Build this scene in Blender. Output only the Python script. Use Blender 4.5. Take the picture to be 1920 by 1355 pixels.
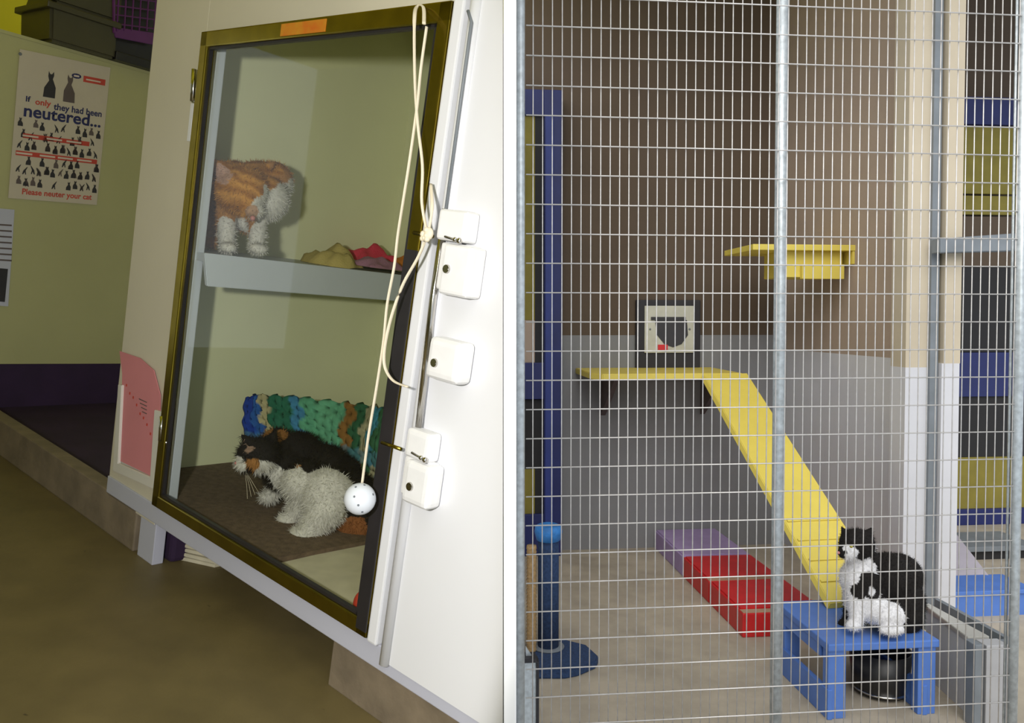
import bpy, bmesh, math, random
from mathutils import Vector, Matrix, noise
random.seed(7)
for o in list(bpy.data.objects): bpy.data.objects.remove(o)
C = bpy.context.scene.collection
sc = bpy.context.scene
PI = math.pi
# ---------------------------------------------------------------- camera
F = 1500.0; PX = 960.0; PY = 645.0
YAW = math.radians(5.71); PITCH = math.radians(1.72)
CAM = Vector((0, 0, 1.45))
RT = Vector((math.cos(YAW), -math.sin(YAW), 0))
FW = Vector((math.sin(YAW)*math.cos(PITCH), math.cos(YAW)*math.cos(PITCH), -math.sin(PITCH)))
UP = RT.cross(FW)
cd = bpy.data.cameras.new('camera'); cam = bpy.data.objects.new('camera', cd); C.objects.link(cam)
cam.matrix_world = Matrix(((RT.x, UP.x, -FW.x, CAM.x), (RT.y, UP.y, -FW.y, CAM.y), (RT.z, UP.z, -FW.z, CAM.z), (0, 0, 0, 1)))
cd.sensor_width = 36; cd.lens = F/1920*36; cd.shift_y = -(677.5-PY)/1920; cd.clip_start = .05
sc.camera = cam
# ---------------------------------------------------------------- world, lights, exposure
w = bpy.data.worlds.new('world'); sc.world = w; w.use_nodes = True
bg = w.node_tree.nodes['Background']; bg.inputs[0].default_value = (.86, .93, 1, 1); bg.inputs[1].default_value = .85
sc.view_settings.view_transform = 'Standard'; sc.view_settings.look = 'None'
sc.view_settings.exposure = 0; sc.view_settings.gamma = 1; sc.view_settings.use_curve_mapping = False
def look(o, d): o.rotation_euler = Vector(d).to_track_quat('-Z', 'Y').to_euler()
sl = bpy.data.lights.new('daylight', 'SUN'); sl.energy = 3.7; sl.angle = math.radians(70); sl.color = (1, .97, .93)
sun = bpy.data.objects.new('daylight', sl); C.objects.link(sun); look(sun, (.52, 1, -.95))
fl = bpy.data.lights.new('camera_flash', 'SPOT'); fl.energy = 88; fl.spot_size = math.radians(98); fl.spot_blend = .12
fl.shadow_soft_size = .035; fl.color = (1, .97, .93)
flo = bpy.data.objects.new('camera_flash', fl); C.objects.link(flo)
flo.location = CAM + RT*-.28 + UP*.10 + FW*-.05
look(flo, RT*-.60 + FW*1 + UP*-.04)

# ---------------------------------------------------------------- frames
# frame B: world axes (outdoor run).  frame A: the indoor pen, which leans with the hand-held view.
R0 = ((0.76213209, 0.63044214, 0.14730034), (-0.62274366, 0.77607343, -0.09950061), (-0.17704526, -0.01589774, 0.98407431))
T0 = (-0.88826186, 2.00357923, -0.39914818)
def c2w(v): return RT*v[0] + FW*v[1] + UP*v[2]
cols = [c2w([R0[r][k] for r in range(3)]) for k in range(3)]
org = CAM + c2w(T0)
MA = Matrix(((cols[0].x, cols[1].x, cols[2].x, org.x), (cols[0].y, cols[1].y, cols[2].y, org.y), (cols[0].z, cols[1].z, cols[2].z, org.z), (0, 0, 0, 1)))
MB = Matrix.Identity(4)
MAi = MA.inverted()
FR = MA
def frame(m):
    global FR
    FR = m
def ray(u, v): return (RT*((u-PX)/F) + FW + UP*((PY-v)/F))
def hit(u, v, axis, val, fr=None):          # point of plane axis=val (in the current frame) seen at picture position u, v
    m = (fr or FR).inverted(); o = m @ CAM; d = m.to_3x3() @ ray(u, v)
    return o + d*((val-o[axis])/d[axis])
def dist(u, v, s): return FR.inverted() @ (CAM + ray(u, v)*s)      # point at distance s along the view axis
# ---------------------------------------------------------------- materials
def mat(name, col, rough=.6, metal=0, var=.12, scale=12, bump=0, bscale=60, spec=.5, col2=None, spots=None):
    m = bpy.data.materials.new(name); m.use_nodes = True; nt = m.node_tree; N = nt.nodes; L = nt.links
    b = N['Principled BSDF']; b.inputs['Roughness'].default_value = rough; b.inputs['Metallic'].default_value = metal
    b.inputs['Specular IOR Level'].default_value = spec
    tc = N.new('ShaderNodeTexCoord'); nz = N.new('ShaderNodeTexNoise'); nz.inputs['Scale'].default_value = scale
    nz.inputs['Detail'].default_value = 5; L.new(tc.outputs['Object'], nz.inputs['Vector'])
    r = N.new('ShaderNodeValToRGB'); r.color_ramp.elements[0].position = .3; r.color_ramp.elements[1].position = .7
    c = Vector(col); c2 = Vector(col2) if col2 else None
    a = c*(1-var) if c2 is None else c; d = c*(1+var) if c2 is None else c2
    r.color_ramp.elements[0].color = (*a, 1); r.color_ramp.elements[1].color = (*[min(x, 1) for x in d], 1)
    L.new(nz.outputs['Fac'], r.inputs['Fac']); out = r.outputs['Color']
    if spots:
        n2 = N.new('ShaderNodeTexNoise'); n2.inputs['Scale'].default_value = spots[1]; L.new(tc.outputs['Object'], n2.inputs['Vector'])
        r2 = N.new('ShaderNodeValToRGB'); r2.color_ramp.elements[0].position = spots[2]; r2.color_ramp.elements[1].position = spots[2]+.04
        L.new(n2.outputs['Fac'], r2.inputs['Fac']); mx = N.new('ShaderNodeMix'); mx.data_type = 'RGBA'
        L.new(r2.outputs['Color'], mx.inputs['Factor']); L.new(out, mx.inputs['A']); mx.inputs['B'].default_value = (*spots[0], 1); out = mx.outputs['Result']
    L.new(out, b.inputs['Base Color'])
    if bump:
        nb = N.new('ShaderNodeTexNoise'); nb.inputs['Scale'].default_value = bscale; nb.inputs['Detail'].default_value = 4
        L.new(tc.outputs['Object'], nb.inputs['Vector'])
        bp = N.new('ShaderNodeBump'); bp.inputs['Strength'].default_value = bump; bp.inputs['Distance'].default_value = .004
        L.new(nb.outputs['Fac'], bp.inputs['Height']); L.new(bp.outputs['Normal'], b.inputs['Normal'])
    return m
def attrmat(name, rough=.85):
    m = bpy.data.materials.new(name); m.use_nodes = True; nt = m.node_tree
    a = nt.nodes.new('ShaderNodeAttribute'); a.attribute_name = 'tint'
    nt.links.new(a.outputs['Color'], nt.nodes['Principled BSDF'].inputs['Base Color'])
    nt.nodes['Principled BSDF'].inputs['Roughness'].default_value = rough
    nt.nodes['Principled BSDF'].inputs['Specular IOR Level'].default_value = .2
    return m
def glassmat():
    m = bpy.data.materials.new('pane_glass'); m.use_nodes = True; nt = m.node_tree; nt.nodes.clear(); N = nt.nodes
    o = N.new('ShaderNodeOutputMaterial'); mx = N.new('ShaderNodeMixShader'); t = N.new('ShaderNodeBsdfTransparent')
    t.inputs[0].default_value = (.97, .98, .96, 1); g = N.new('ShaderNodeBsdfGlossy'); g.inputs['Roughness'].default_value = .02
    f = N.new('ShaderNodeMapRange'); lw = N.new('ShaderNodeLayerWeight'); lw.inputs[0].default_value = .3; nt.links.new(lw.outputs['Facing'], f.inputs[0]); f.inputs[3].default_value = .02; f.inputs[4].default_value = .07
    nt.links.new(f.outputs[0], mx.inputs[0]); nt.links.new(t.outputs[0], mx.inputs[1]); nt.links.new(g.outputs[0], mx.inputs[2]); nt.links.new(mx.outputs[0], o.inputs[0])
    return m
M = {}
M['cream'] = mat('cream_paint', (.41, .40, .19), .7, var=.05, scale=3, bump=.1)
M['pencream'] = mat('pen_lining', (.72, .73, .47), .6, var=.04, scale=3)
M['stile'] = mat('off_white_laminate', (.60, .56, .44), .5, var=.03, scale=4)
M['white'] = mat('white_laminate', (.74, .75, .78), .4, var=.02, scale=3)
M['band'] = mat('pale_grey_laminate', (.47, .48, .56), .5, var=.04, scale=4)
M['lav'] = mat('shelf_laminate', (.52, .56, .60), .5, var=.03, scale=4)
M['brass'] = mat('dull_brass', (.28, .215, .025), .2, metal=.95, var=.15, scale=20)
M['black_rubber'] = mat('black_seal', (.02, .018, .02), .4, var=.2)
M['chrome'] = mat('chrome', (.6, .58, .55), .15, metal=1, var=.03)
M['nylon'] = mat('white_nylon', (.80, .80, .80), .35, var=.03, scale=30)
M['floor_a'] = mat('olive_brown_lino', (.14, .108, .042), .5, var=.14, scale=9, bump=.1, spots=((.04, .03, .015), 26, .76))
M['floor_l'] = mat('yellowed_lino', (.30, .22, .045), .5, var=.14, scale=9)
M['concrete_a'] = mat('brown_concrete', (.19, .15, .10), .8, var=.2, scale=14, bump=.3)
M['purple_dark'] = mat('dark_purple_vinyl', (.026, .010, .040), .85, var=.2, scale=8)
M['yellow_wall'] = mat('yellow_paint', (.80, .72, .02), .7, var=.08, scale=3)
M['mat_brown'] = mat('brown_mat', (.13, .088, .055), .95, var=.28, scale=60, bump=.6, bscale=200)
M['paper'] = mat('newsprint', (.56, .52, .38), .9, var=.1, scale=20)
M['poster'] = mat('poster_paper', (.52, .46, .36), .5, var=.03)
M['p_red'] = mat('print_red', (.48, .05, .03), .6); M['p_black'] = mat('print_black', (.02, .018, .022), .6)
M['p_navy'] = mat('print_navy', (.012, .016, .09), .6); M['p_white'] = mat('print_white', (.6, .5, .42), .6)
M['p_brown'] = mat('print_brown', (.10, .075, .07), .6)
M['pink'] = mat('pink_card', (.60, .22, .24), .7, var=.05, scale=8)
M['clear'] = mat('milky_plastic', (.64, .62, .56), .25, var=.03)
M['string'] = mat('cream_ribbon', (.74, .66, .50), .6, var=.05)
M['ball'] = mat('ball_plastic', (.72, .76, .82), .35, var=.02)
M['green_pl'] = mat('dark_green_plastic', (.055, .050, .022), .45, var=.1)
M['dark_pl'] = mat('black_plastic', (.015, .014, .014), .4)
M['purple_pl'] = mat('purple_plastic', (.12, .022, .14), .4)
M['red_dark'] = mat('red_toy', (.45, .04, .02), .5)
M['orange_st'] = mat('orange_sticker', (.62, .12, .01), .5, col2=(.6, .3, .02), scale=30)
M['c_red'] = mat('red_fleece', (.66, .03, .08), .95, bump=.5, bscale=200); M['c_or'] = mat('orange_fleece', (.55, .17, .01), .95, bump=.5, bscale=200)
M['c_lil'] = mat('lilac_fleece', (.36, .17, .25), .95, bump=.5, bscale=200); M['c_tan'] = mat('tan_fleece', (.50, .40, .13), .95, bump=.5, bscale=200)
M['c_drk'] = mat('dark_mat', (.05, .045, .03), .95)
M['glass'] = glassmat(); M['tint'] = attrmat('fur_colours'); M['knit'] = attrmat('knitted_wool', .95)
# run side
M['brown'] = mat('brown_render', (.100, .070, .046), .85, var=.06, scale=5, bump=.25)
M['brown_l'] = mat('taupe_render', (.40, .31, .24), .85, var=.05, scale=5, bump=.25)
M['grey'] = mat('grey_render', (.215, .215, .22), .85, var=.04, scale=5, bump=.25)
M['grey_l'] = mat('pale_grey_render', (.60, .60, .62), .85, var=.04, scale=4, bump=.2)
M['cream_b'] = mat('cream_post', (.50, .43, .32), .7, var=.05, scale=6)
M['white_b'] = mat('white_post', (.58, .58, .61), .6, var=.04, scale=6)
M['grey_p'] = mat('pale_grey_post', (.36, .36, .37), .6, var=.06)
M['pipe'] = mat('grey_pipe', (.17, .19, .21), .5)
M['floor_b'] = mat('beige_concrete', (.40, .345, .265), .85, var=.16, scale=6, bump=.3, bscale=90)
M['galv'] = mat('galvanised_steel', (.52, .56, .58), .42, metal=.55, var=.18, scale=70)
M['wire'] = mat('welded_wire', (.66, .63, .60), .38, metal=.5, var=.1, scale=60)
M['yellow'] = mat('yellow_paint_wood', (.70, .56, .10), .5, var=.05, scale=8)
M['blue'] = mat('blue_paint_wood', (.085, .19, .54), .45, var=.08, scale=10)
M['blue_d'] = mat('navy_paint', (.010, .017, .11), .5, var=.12, scale=10)
M['blue_m'] = mat('deep_blue_paint', (.018, .035, .20), .5, var=.1, scale=10)
M['olive'] = mat('yellow_olive_board', (.22, .18, .025), .7, var=.12, scale=10)
M['black_b'] = mat('dark_gap', (.012, .011, .012), .7)
M['lavender'] = mat('lavender_paint', (.38, .28, .50), .6, var=.06); M['red'] = mat('red_paint', (.58, .016, .018), .4, var=.1)
M['red_l'] = mat('pale_rim', (.42, .26, .17), .6)
M['white_ramp'] = mat('pale_lilac_board', (.50, .46, .52), .6, var=.04)
M['tube'] = mat('blue_carpet', (.022, .048, .12), .95, var=.3, scale=90, bump=.6, bscale=300)
M['cyan'] = mat('light_blue_plush', (.03, .19, .52), .6, var=.2, scale=40, bump=.5, bscale=120)
M['rope'] = mat('sisal_rope', (.42, .27, .12), .9, var=.25, scale=90, bump=.6, bscale=300)
M['flap_cream'] = mat('cream_plastic', (.52, .51, .42), .4); M['flap_dark'] = mat('smoked_plastic', (.03, .026, .026), .25)
M['alu'] = mat('aluminium_strip', (.55, .54, .50), .4, metal=.3, var=.08)
M['eye'] = mat('amber_eye', (.35, .3, .05), .1); M['nose'] = mat('pink_nose', (.5, .2, .18), .5); M['pupil'] = mat('pupil', (.01, .01, .01), .1)
# ---------------------------------------------------------------- object helpers
BASE = {}
def tag(o, label=None, cat=None, group=None, kind=None):
    if label: o['label'] = label
    if cat: o['category'] = cat
    if group: o['group'] = group
    if kind: o['kind'] = kind
    return o
def obj(name, bm, m, parent=None, smooth=False, kind=None):
    if isinstance(bm, bmesh.types.BMesh):
        bmesh.ops.recalc_face_normals(bm, faces=bm.faces)
        me = bpy.data.meshes.new(name); bm.to_mesh(me); bm.free()
    else: me = bm
    if m is not None and not me.materials: me.materials.append(m)
    if smooth: me.polygons.foreach_set('use_smooth', [True]*len(me.polygons))
    o = bpy.data.objects.new(name, me); C.objects.link(o)
    if parent is None:
        xs = [v.co for v in me.vertices]
        b = Vector(((min(v.x for v in xs)+max(v.x for v in xs))/2, (min(v.y for v in xs)+max(v.y for v in xs))/2, min(v.z for v in xs)))
        o.matrix_world = FR @ Matrix.Translation(b)
    else:
        b = BASE[parent.name]; o.parent = parent
    me.transform(Matrix.Translation(-b)); BASE[o.name] = b
    if kind: o['kind'] = kind
    return o
def thing(name, base, label, cat, group=None):
    o = bpy.data.objects.new(name, None); C.objects.link(o); o.empty_display_size = .05
    o.matrix_world = FR @ Matrix.Translation(Vector(base)); BASE[o.name] = Vector(base)
    return tag(o, label, cat, group)
def struct(name, bm, m, parent=None): return obj(name, bm, m, parent, kind='structure')
def bx(x0, x1, y0, y1, z0, z1, bevel=0, seg=2, bm=None):
    n = bmesh.new()
    v = [n.verts.new((x, y, z)) for x in (x0, x1) for y in (y0, y1) for z in (z0, z1)]
    for f in ((0, 1, 3, 2), (4, 6, 7, 5), (0, 4, 5, 1), (2, 3, 7, 6), (0, 2, 6, 4), (1, 5, 7, 3)): n.faces.new([v[i] for i in f])
    if bevel: bmesh.ops.bevel(n, geom=n.edges[:], offset=bevel, segments=seg, affect='EDGES', profile=.6)
    return join(bm, n)
def join(bm, n):
    if bm is None: return n
    me = bpy.data.meshes.new('tmp'); n.to_mesh(me); n.free(); bm.from_mesh(me); bpy.data.meshes.remove(me); return bm
def prism(pts, d, bm=None, bevel=0):            # polygon of 3-D points pushed along vector d
    n = bmesh.new(); d = Vector(d)
    a = [n.verts.new(Vector(p)) for p in pts]; b = [n.verts.new(Vector(p)+d) for p in pts]; k = len(pts)
    n.faces.new(a[::-1]); n.faces.new(b)
    for i in range(k): n.faces.new((a[i], a[(i+1) % k], b[(i+1) % k], b[i]))
    if bevel:
        bmesh.ops.recalc_face_normals(n, faces=n.faces); bmesh.ops.bevel(n, geom=n.edges[:], offset=bevel, segments=2, affect='EDGES')
    return join(bm, n)
def tube(pts, r, seg=8, bm=None, flat=1):
    n = bmesh.new(); pts = [Vector(p) for p in pts]; rings = []
    for i, p in enumerate(pts):
        t = (pts[min(i+1, len(pts)-1)]-pts[max(i-1, 0)]).normalized()
        a = t.cross(Vector((0, 0, 1)) if abs(t.z) < .95 else Vector((1, 0, 0))).normalized(); b = t.cross(a)
        rr = r[i] if isinstance(r, (list, tuple)) else r
        rings.append([n.verts.new(p+a*math.cos(2*PI*k/seg)*rr+b*math.sin(2*PI*k/seg)*rr*flat) for k in range(seg)])
    for i in range(len(rings)-1):
        for k in range(seg): n.faces.new((rings[i][k], rings[i][(k+1) % seg], rings[i+1][(k+1) % seg], rings[i+1][k]))
    n.faces.new(rings[0][::-1]); n.faces.new(rings[-1])
    return join(bm, n)
def smoothpath(p, k=6):
    p = [Vector(a) for a in p]; out = []
    for i in range(len(p)-1):
        a, b, c, d = p[max(i-1, 0)], p[i], p[i+1], p[min(i+2, len(p)-1)]
        for j in range(k):
            t = j/k; out.append(.5*((2*b)+(c-a)*t+(2*a-5*b+4*c-d)*t*t+(3*b-a-3*c+d)*t**3))
    return out+[p[-1]]
def lathe(prof, c, seg=32, bm=None):
    n = bmesh.new(); c = Vector(c); rings = [[n.verts.new(c+Vector((r*math.cos(2*PI*k/seg), r*math.sin(2*PI*k/seg), z))) for k in range(seg)] for r, z in prof]
    for i in range(len(rings)-1):
        for k in range(seg): n.faces.new((rings[i][k], rings[i][(k+1) % seg], rings[i+1][(k+1) % seg], rings[i+1][k]))
    n.faces.new(rings[0][::-1]); n.faces.new(rings[-1]); return join(bm, n)
def sphere(c, r, sc_=(1, 1, 1), rot=None, sub=3):
    n = bmesh.new(); m = Matrix.Translation(Vector(c)) @ (rot or Matrix.Identity(4)) @ Matrix.Diagonal((r*sc_[0], r*sc_[1], r*sc_[2], 1))
    bmesh.ops.create_icosphere(n, subdivisions=sub, radius=1, matrix=m); return n

# ================================================================ CENTRE PARTITION between the two places
frame(MB)
d0 = ray(956.2, 640); d0 = Vector((d0.x, d0.y, 0)).normalized(); sd = Vector((d0.y, -d0.x, 0))
def cp(dist_, off, z): return CAM*1 + d0*dist_ + sd*off + Vector((0, 0, z-CAM.z))
hw = 11.8/1500*1.2
pts = [cp(1.2, -hw, -.6), cp(1.2, hw, -.6), cp(6, hw, -.6), cp(6, -hw, -.6)]
struct('wall_centre', prism(pts, (0, 0, 3.25), bevel=.0008), mat('white_edge', (.93, .93, .93), .5, var=.01))

# ================================================================ A: INDOOR PEN
frame(MA)
def clip(bm):                      # keep the indoor side of the centre partition
    p = MAi @ cp(1.2, -hw-.002, 1); nrm_ = MAi.to_3x3() @ sd
    bmesh.ops.recalc_face_normals(bm, faces=bm.faces)
    r_ = bmesh.ops.bisect_plane(bm, geom=bm.verts[:]+bm.edges[:]+bm.faces[:], plane_co=p, plane_no=nrm_, clear_outer=True)
    ed = [e for e in bm.edges if e.is_boundary]
    if ed: bmesh.ops.contextual_create(bm, geom=ed)
    return bm
FA = -.161           # lino level
US = -.25            # inner left wall of the pen
# floor: olive lino, the far left strip reads yellower (worn)
struct('floor', clip(bx(-3.2, 3.0, -3.0, 1.2, FA-.05, FA)), M['floor_a'])
struct('ceiling', clip(bx(-3.2, 3.0, -2.6, 2.2, 1.9, 1.95)), M['yellow_wall'])  # unseen ceiling added to keep daylight out, yellow for the brass to mirror
struct('wall_rear', clip(bx(-3.2, 3.0, -2.65, -2.6, FA, 1.9)), M['cream'])  # unseen wall added behind the camera to keep daylight off the pen
# far end wall, upper part cream panel, lower dark purple coving
UW = -1.6
struct('wall_end', bx(UW-.12, UW, -.8, 1.2, .04, 1.285), M['cream'])
struct('baseboard_end', bx(UW-.12, UW+.006, -.8, 1.2, FA, .042), M['purple_dark'])
struct('floor', clip(bx(UW, -.27, .045, 1.2, FA, FA+.03)), M['purple_dark'])
struct('trim_1', bx(UW-.122, UW+.004, -.8, 1.2, 1.278, 1.29), M['cream'])
struct('wall_far', clip(bx(UW-1.1, UW-1.0, -1.5, 1.6, FA, 1.9)), M['yellow_wall'])
# plinth kerb under the missing neighbour pen
struct('trim_2', bx(UW, -.10, 0, .045, FA, -.045, bevel=.004), M['concrete_a'])
# -------- cat pen
pen = thing('cat_pen', (.4, .4, FA), 'off-white indoor cat pen with a brass-framed glass door, seen at an angle', 'pen')
DW, DH, PL = .822, 1.15, -.268
obj('stile', bx(PL, -.004, 0, .03, -.058, 1.75, bevel=.002), M['stile'], pen)['label'] = 'cream left upright beside the glass door'
obj('top_rail', bx(-.004, DW+.003, 0, .03, DH+.004, 1.75, bevel=.001), M['stile'], pen)
obj('bottom_rail', clip(bx(PL+.0005, 1.20, -.004, .028, -.050, -.004, bevel=.002)), M['band'], pen)
obj('side_wall', bx(PL, US, .03, .9, -.058, 1.75), M['pencream'], pen)
WG = [(US, .03), (.868, .03), (.058, .88), (US, .88)]      # plan of the pen, narrowing behind the door
obj('back_wall', bx(US, .058, .88, .9, -.05, 1.75), M['pencream'], pen)
obj('inner_side_wall', prism([(.868, .03, -.05), (.058, .88, -.05), (.070, .89, -.05), (.882, .032, -.05)], (0, 0, 1.8)), M['pencream'], pen)
obj('base_board', prism([(x, y, -.045) for x, y in WG], (0, 0, .033)), M['stile'], pen)
obj('roof_board', prism([(x, y, 1.7) for x, y in WG], (0, 0, .05)), M['pencream'], pen)
obj('jamb', bx(-.03, -.004, .03, .055, 0, 1.16, bevel=.003), M['lav'], pen)
# neighbouring white panel to the right of the door
obj('door_trim', bx(DW+.002, DW+.028, -.014, .03, -.004, DH+.01, bevel=.004), M['white'], pen)
def rt(v, lo): return hit(957, v, 1, -.004).x
n = prism([(DW+.040, -.006, -.03), (rt(1345, 0)+.012, -.006, -.03), (rt(-30, 0)+.004, -.006, 1.3), (DW+.040, -.006, 1.3)], (0, .03, 0), bevel=.003)
obj('right_panel', clip(n), M['white'], pen)['label'] = 'broad white panel right of the latches'
obj('rounded_bead', tube([(DW+.050, -.006, -.03), (DW+.050, -.006, 1.3)], .011, 12, flat=1), M['white'], pen, smooth=True)
obj('top_trim', bx(DW+.003, DW+.04, 0, .03, DH+.01, 1.3), M['white'], pen)
# legs / support boards
a = hit(256, 1040, 1, 0); b = hit(286, 1040, 1, 0)
obj('support_board', bx(a.x, b.x, .001, .03, FA, -.05, bevel=.002), M['band'], pen)
a = hit(622, 1228, 1, .02)
obj('support_board', clip(bx(a.x, 1.12, .02, .05, FA, -.05, bevel=.002)), M['concrete_a'], pen)
# shelf along the far side, with a deep lip facing the door side
SU = .03; SW = .636
shelf = obj('shelf', bx(US, SU, .035, .88, SW-.02, SW, bevel=.002), M['lav'], pen)
obj('shelf_lip', prism([(SU, .028, SW+.002), (SU, .88, SW+.002), (SU, .88, SW-.078), (SU, .045, SW-.078)], (.014, 0, 0), bevel=.002), M['lav'], shelf)
# glass door
fwid = .030
door = obj('glass_door', bx(0, fwid, -.016, .006, 0, DH, bevel=.003), M['brass'], pen)
n = bx(0, DW, -.016, .006, DH-.036, DH, bevel=.003); n = bx(0, DW, -.016, .006, 0, fwid, bevel=.003, bm=n); n = bx(DW-fwid, DW, -.016, .006, 0, DH, bevel=.003, bm=n)
obj('brass_frame', n, M['brass'], door)
n = bx(fwid, fwid+.007, -.010, -.001, fwid, DH-.036); n = bx(DW-fwid-.010, DW-fwid, -.010, -.001, fwid, DH-.036, bm=n)
n = bx(fwid, DW-fwid, -.010, -.001, fwid, fwid+.007, bm=n); n = bx(fwid, DW-fwid, -.010, -.001, DH-.041, DH-.036, bm=n)
obj('rubber_seal', n, M['black_rubber'], door)
obj('glass_pane', bx(fwid, DW-fwid, -.006, -.003, fwid, DH-.036), M['glass'], door)
obj('dark_reflection', bx(DW-.027, DW+.001, -.0185, -.0155, .012, .72), M['black_rubber'], door)['label'] = 'black strip painting the dark reflection low on the brass stile'  # dark reflection in the brass stile, laid on as a black strip
a = hit(527, 52, 1, -.017); b = hit(610, 52, 1, -.017)
obj('sticker', bx(a.x, b.x, -.0172, -.0160, DH-.031, DH-.006), M['orange_st'], door)['label'] = 'faded orange sticker on the top of the frame'
for (u0, v0, u1, v1) in ((364, 130, 361, 190), (304, 780, 301, 826)):
    a = hit(u0, v0, 1, -.014); b = hit(u1, v1, 1, -.014)
    n = tube([a, b], .006, 10); n = tube([b, b+Vector((.022, .006, 0))], .004, 8, bm=n)
    obj('hinge', n, M['chrome'], pen, smooth=True)
# chipped paint flake beside the upper hinge
a = hit(357, 225, 1, -.001)
obj('paint_chip', bx(a.x-.006, a.x+.008, -.0015, .001, a.z-.05, a.z+.04, bevel=.0006), M['white'], pen)
# latch rod
p0 = hit(884, 42, 1, -.020); p1 = hit(836, 392, 1, -.020); p2 = hit(812, 560, 1, -.02); p3 = hit(785, 800, 1, -.02)
obj('latch_rod', tube([p0+Vector((-.012, 0, .02)), p0, p1], .0028, 8), M['pipe'], pen, smooth=True)
obj('latch_rod', tube([p1, p2, p3], .0065, 12), M['chrome'], pen, smooth=True)
def latch(u0, v0, u1, v1, y0=-.045, bev=.008, scr=None, step=None, label=None):
    a = hit(u0, (v0+v1)/2, 1, y0); b = hit(u1, (v0+v1)/2, 1, y0); t = hit((u0+u1)/2, v0, 1, y0); l = hit((u0+u1)/2, v1, 1, y0)
    n = bx(a.x, b.x, y0, -.006, l.z, t.z, bevel=bev, seg=3)
    if step: n = bx(a.x-step, b.x-.012, y0+.012, -.006, l.z+.006, t.z+.002, bevel=bev*.8, seg=3, bm=n)
    o = obj('latch_block', n, M['nylon'], pen, smooth=False)
    if scr:
        s = hit(scr[0], scr[1], 1, y0-.001); n = bmesh.new()
        bmesh.ops.create_cone(n, cap_ends=True, segments=16, radius1=.0085, radius2=.007, depth=.004, matrix=Matrix.Translation(s) @ Matrix.Rotation(PI/2, 4, 'X'))
        n = bx(s.x-.006, s.x+.006, s.y-.003, s.y-.0015, s.z-.001, s.z+.001, bm=n)
        obj('screw', n, M['chrome'], o)
    return o
latch(818, 392, 874, 452, y0=-.040)
latch(824, 458, 880, 556, scr=(837, 504), step=.018)
latch(797, 634, 862, 717, scr=(814, 680), bev=.013)
latch(757, 806, 805, 864, y0=-.038, bev=.010)
latch(752, 866, 804, 952, scr=(768, 912), step=.016, bev=.012)
for (u, v) in ((858, 451), (794, 861)):
    s = hit(u, v, 1, -.040)
    n = tube([s+Vector((-.03, 0, .004)), s, s+Vector((.008, 0, -.002))], .0022, 8)
    n = join(n, sphere(s+Vector((.004, 0, 0)), .0055, sub=2)); n = join(n, sphere(s+Vector((-.006, 0, .001)), .0045, sub=2))
    obj('spring_clip', n, M['chrome'], pen, smooth=True)
for (u0, v0, u1, v1) in ((776, 436, 812, 443), (716, 829, 752, 842)):
    obj('latch_pin', tube([hit(u0, v0, 1, -.03), hit(u1, v1, 1, -.03)], .0035, 8), M['brass'], pen, smooth=True)
# -------- string toy
def S(u, v, n_=-.055): return hit(u, v, 1, n_)
toy = thing('ribbon_toy', S(800, 440), 'cream ribbon tied to the upper latch, looping in front of the glass door', 'ribbon')
r1 = smoothpath([S(795, 45, -.05), S(794, 14, -.03), S(782, 12, -.028), S(777, 40), S(778, 150), S(783, 230), S(792, 310), S(791, 380), S(801, 436)])
obj('ribbon', tube(r1, .0034, 8, flat=.5), M['string'], toy, smooth=True)
r2 = smoothpath([S(800, 50), S(789, 130), S(782, 200), S(768, 300), S(757, 370), S(746, 440), S(739, 500), S(726, 570), S(719, 640), S(707, 720), S(692, 810), S(685, 860), S(679, 906)])
obj('ribbon', tube(r2, .0032, 8, flat=.5), M['string'], toy, smooth=True)
r3 = smoothpath([S(803, 435), S(785, 480), S(757, 530), S(738, 580), S(726, 625), S(720, 665), S(723, 692), S(738, 714), S(764, 725)])
obj('ribbon', tube(r3, .0036, 8, flat=.5), M['string'], toy, smooth=True)
r4 = smoothpath([S(808, 345, -.03), S(810, 390), S(803, 438)])
obj('ribbon', tube(r4, .003, 8, flat=.5), M['string'], toy, smooth=True)
k = S(803, 438, -.06); n = sphere(k, .010, (1, .7, 1.1), sub=3)
for q in range(7): n = join(n, sphere(k+Vector((random.uniform(-.009, .009), -.004, random.uniform(-.011, .009))), .005, sub=2))
obj('knot', n, M['string'], toy, smooth=True)
bc = S(675, 935, -.06); R_ = .0283
n = sphere(bc, R_, sub=4)
ball = obj('toy_ball', n, M['ball'], None, smooth=True); tag(ball, 'small white perforated ball hanging on the end of the ribbon', 'ball')
camA = MAi @ CAM
for k in range(34):
    z = 1-2*(k+.5)/34; ph = k*2.39996; dr = Vector((math.sqrt(1-z*z)*math.cos(ph), math.sqrt(1-z*z)*math.sin(ph), z))
    n = bmesh.new(); q = dr.to_track_quat('Z', 'Y').to_matrix().to_4x4()
    bmesh.ops.create_cone(n, cap_ends=True, segments=10, radius1=.0021, radius2=.0021, depth=.001, matrix=Matrix.Translation(bc+dr*R_*1.0) @ q)
    if k % 2 == 0: obj('hole', n, M['pipe'], ball)
    else: n.free()
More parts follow.
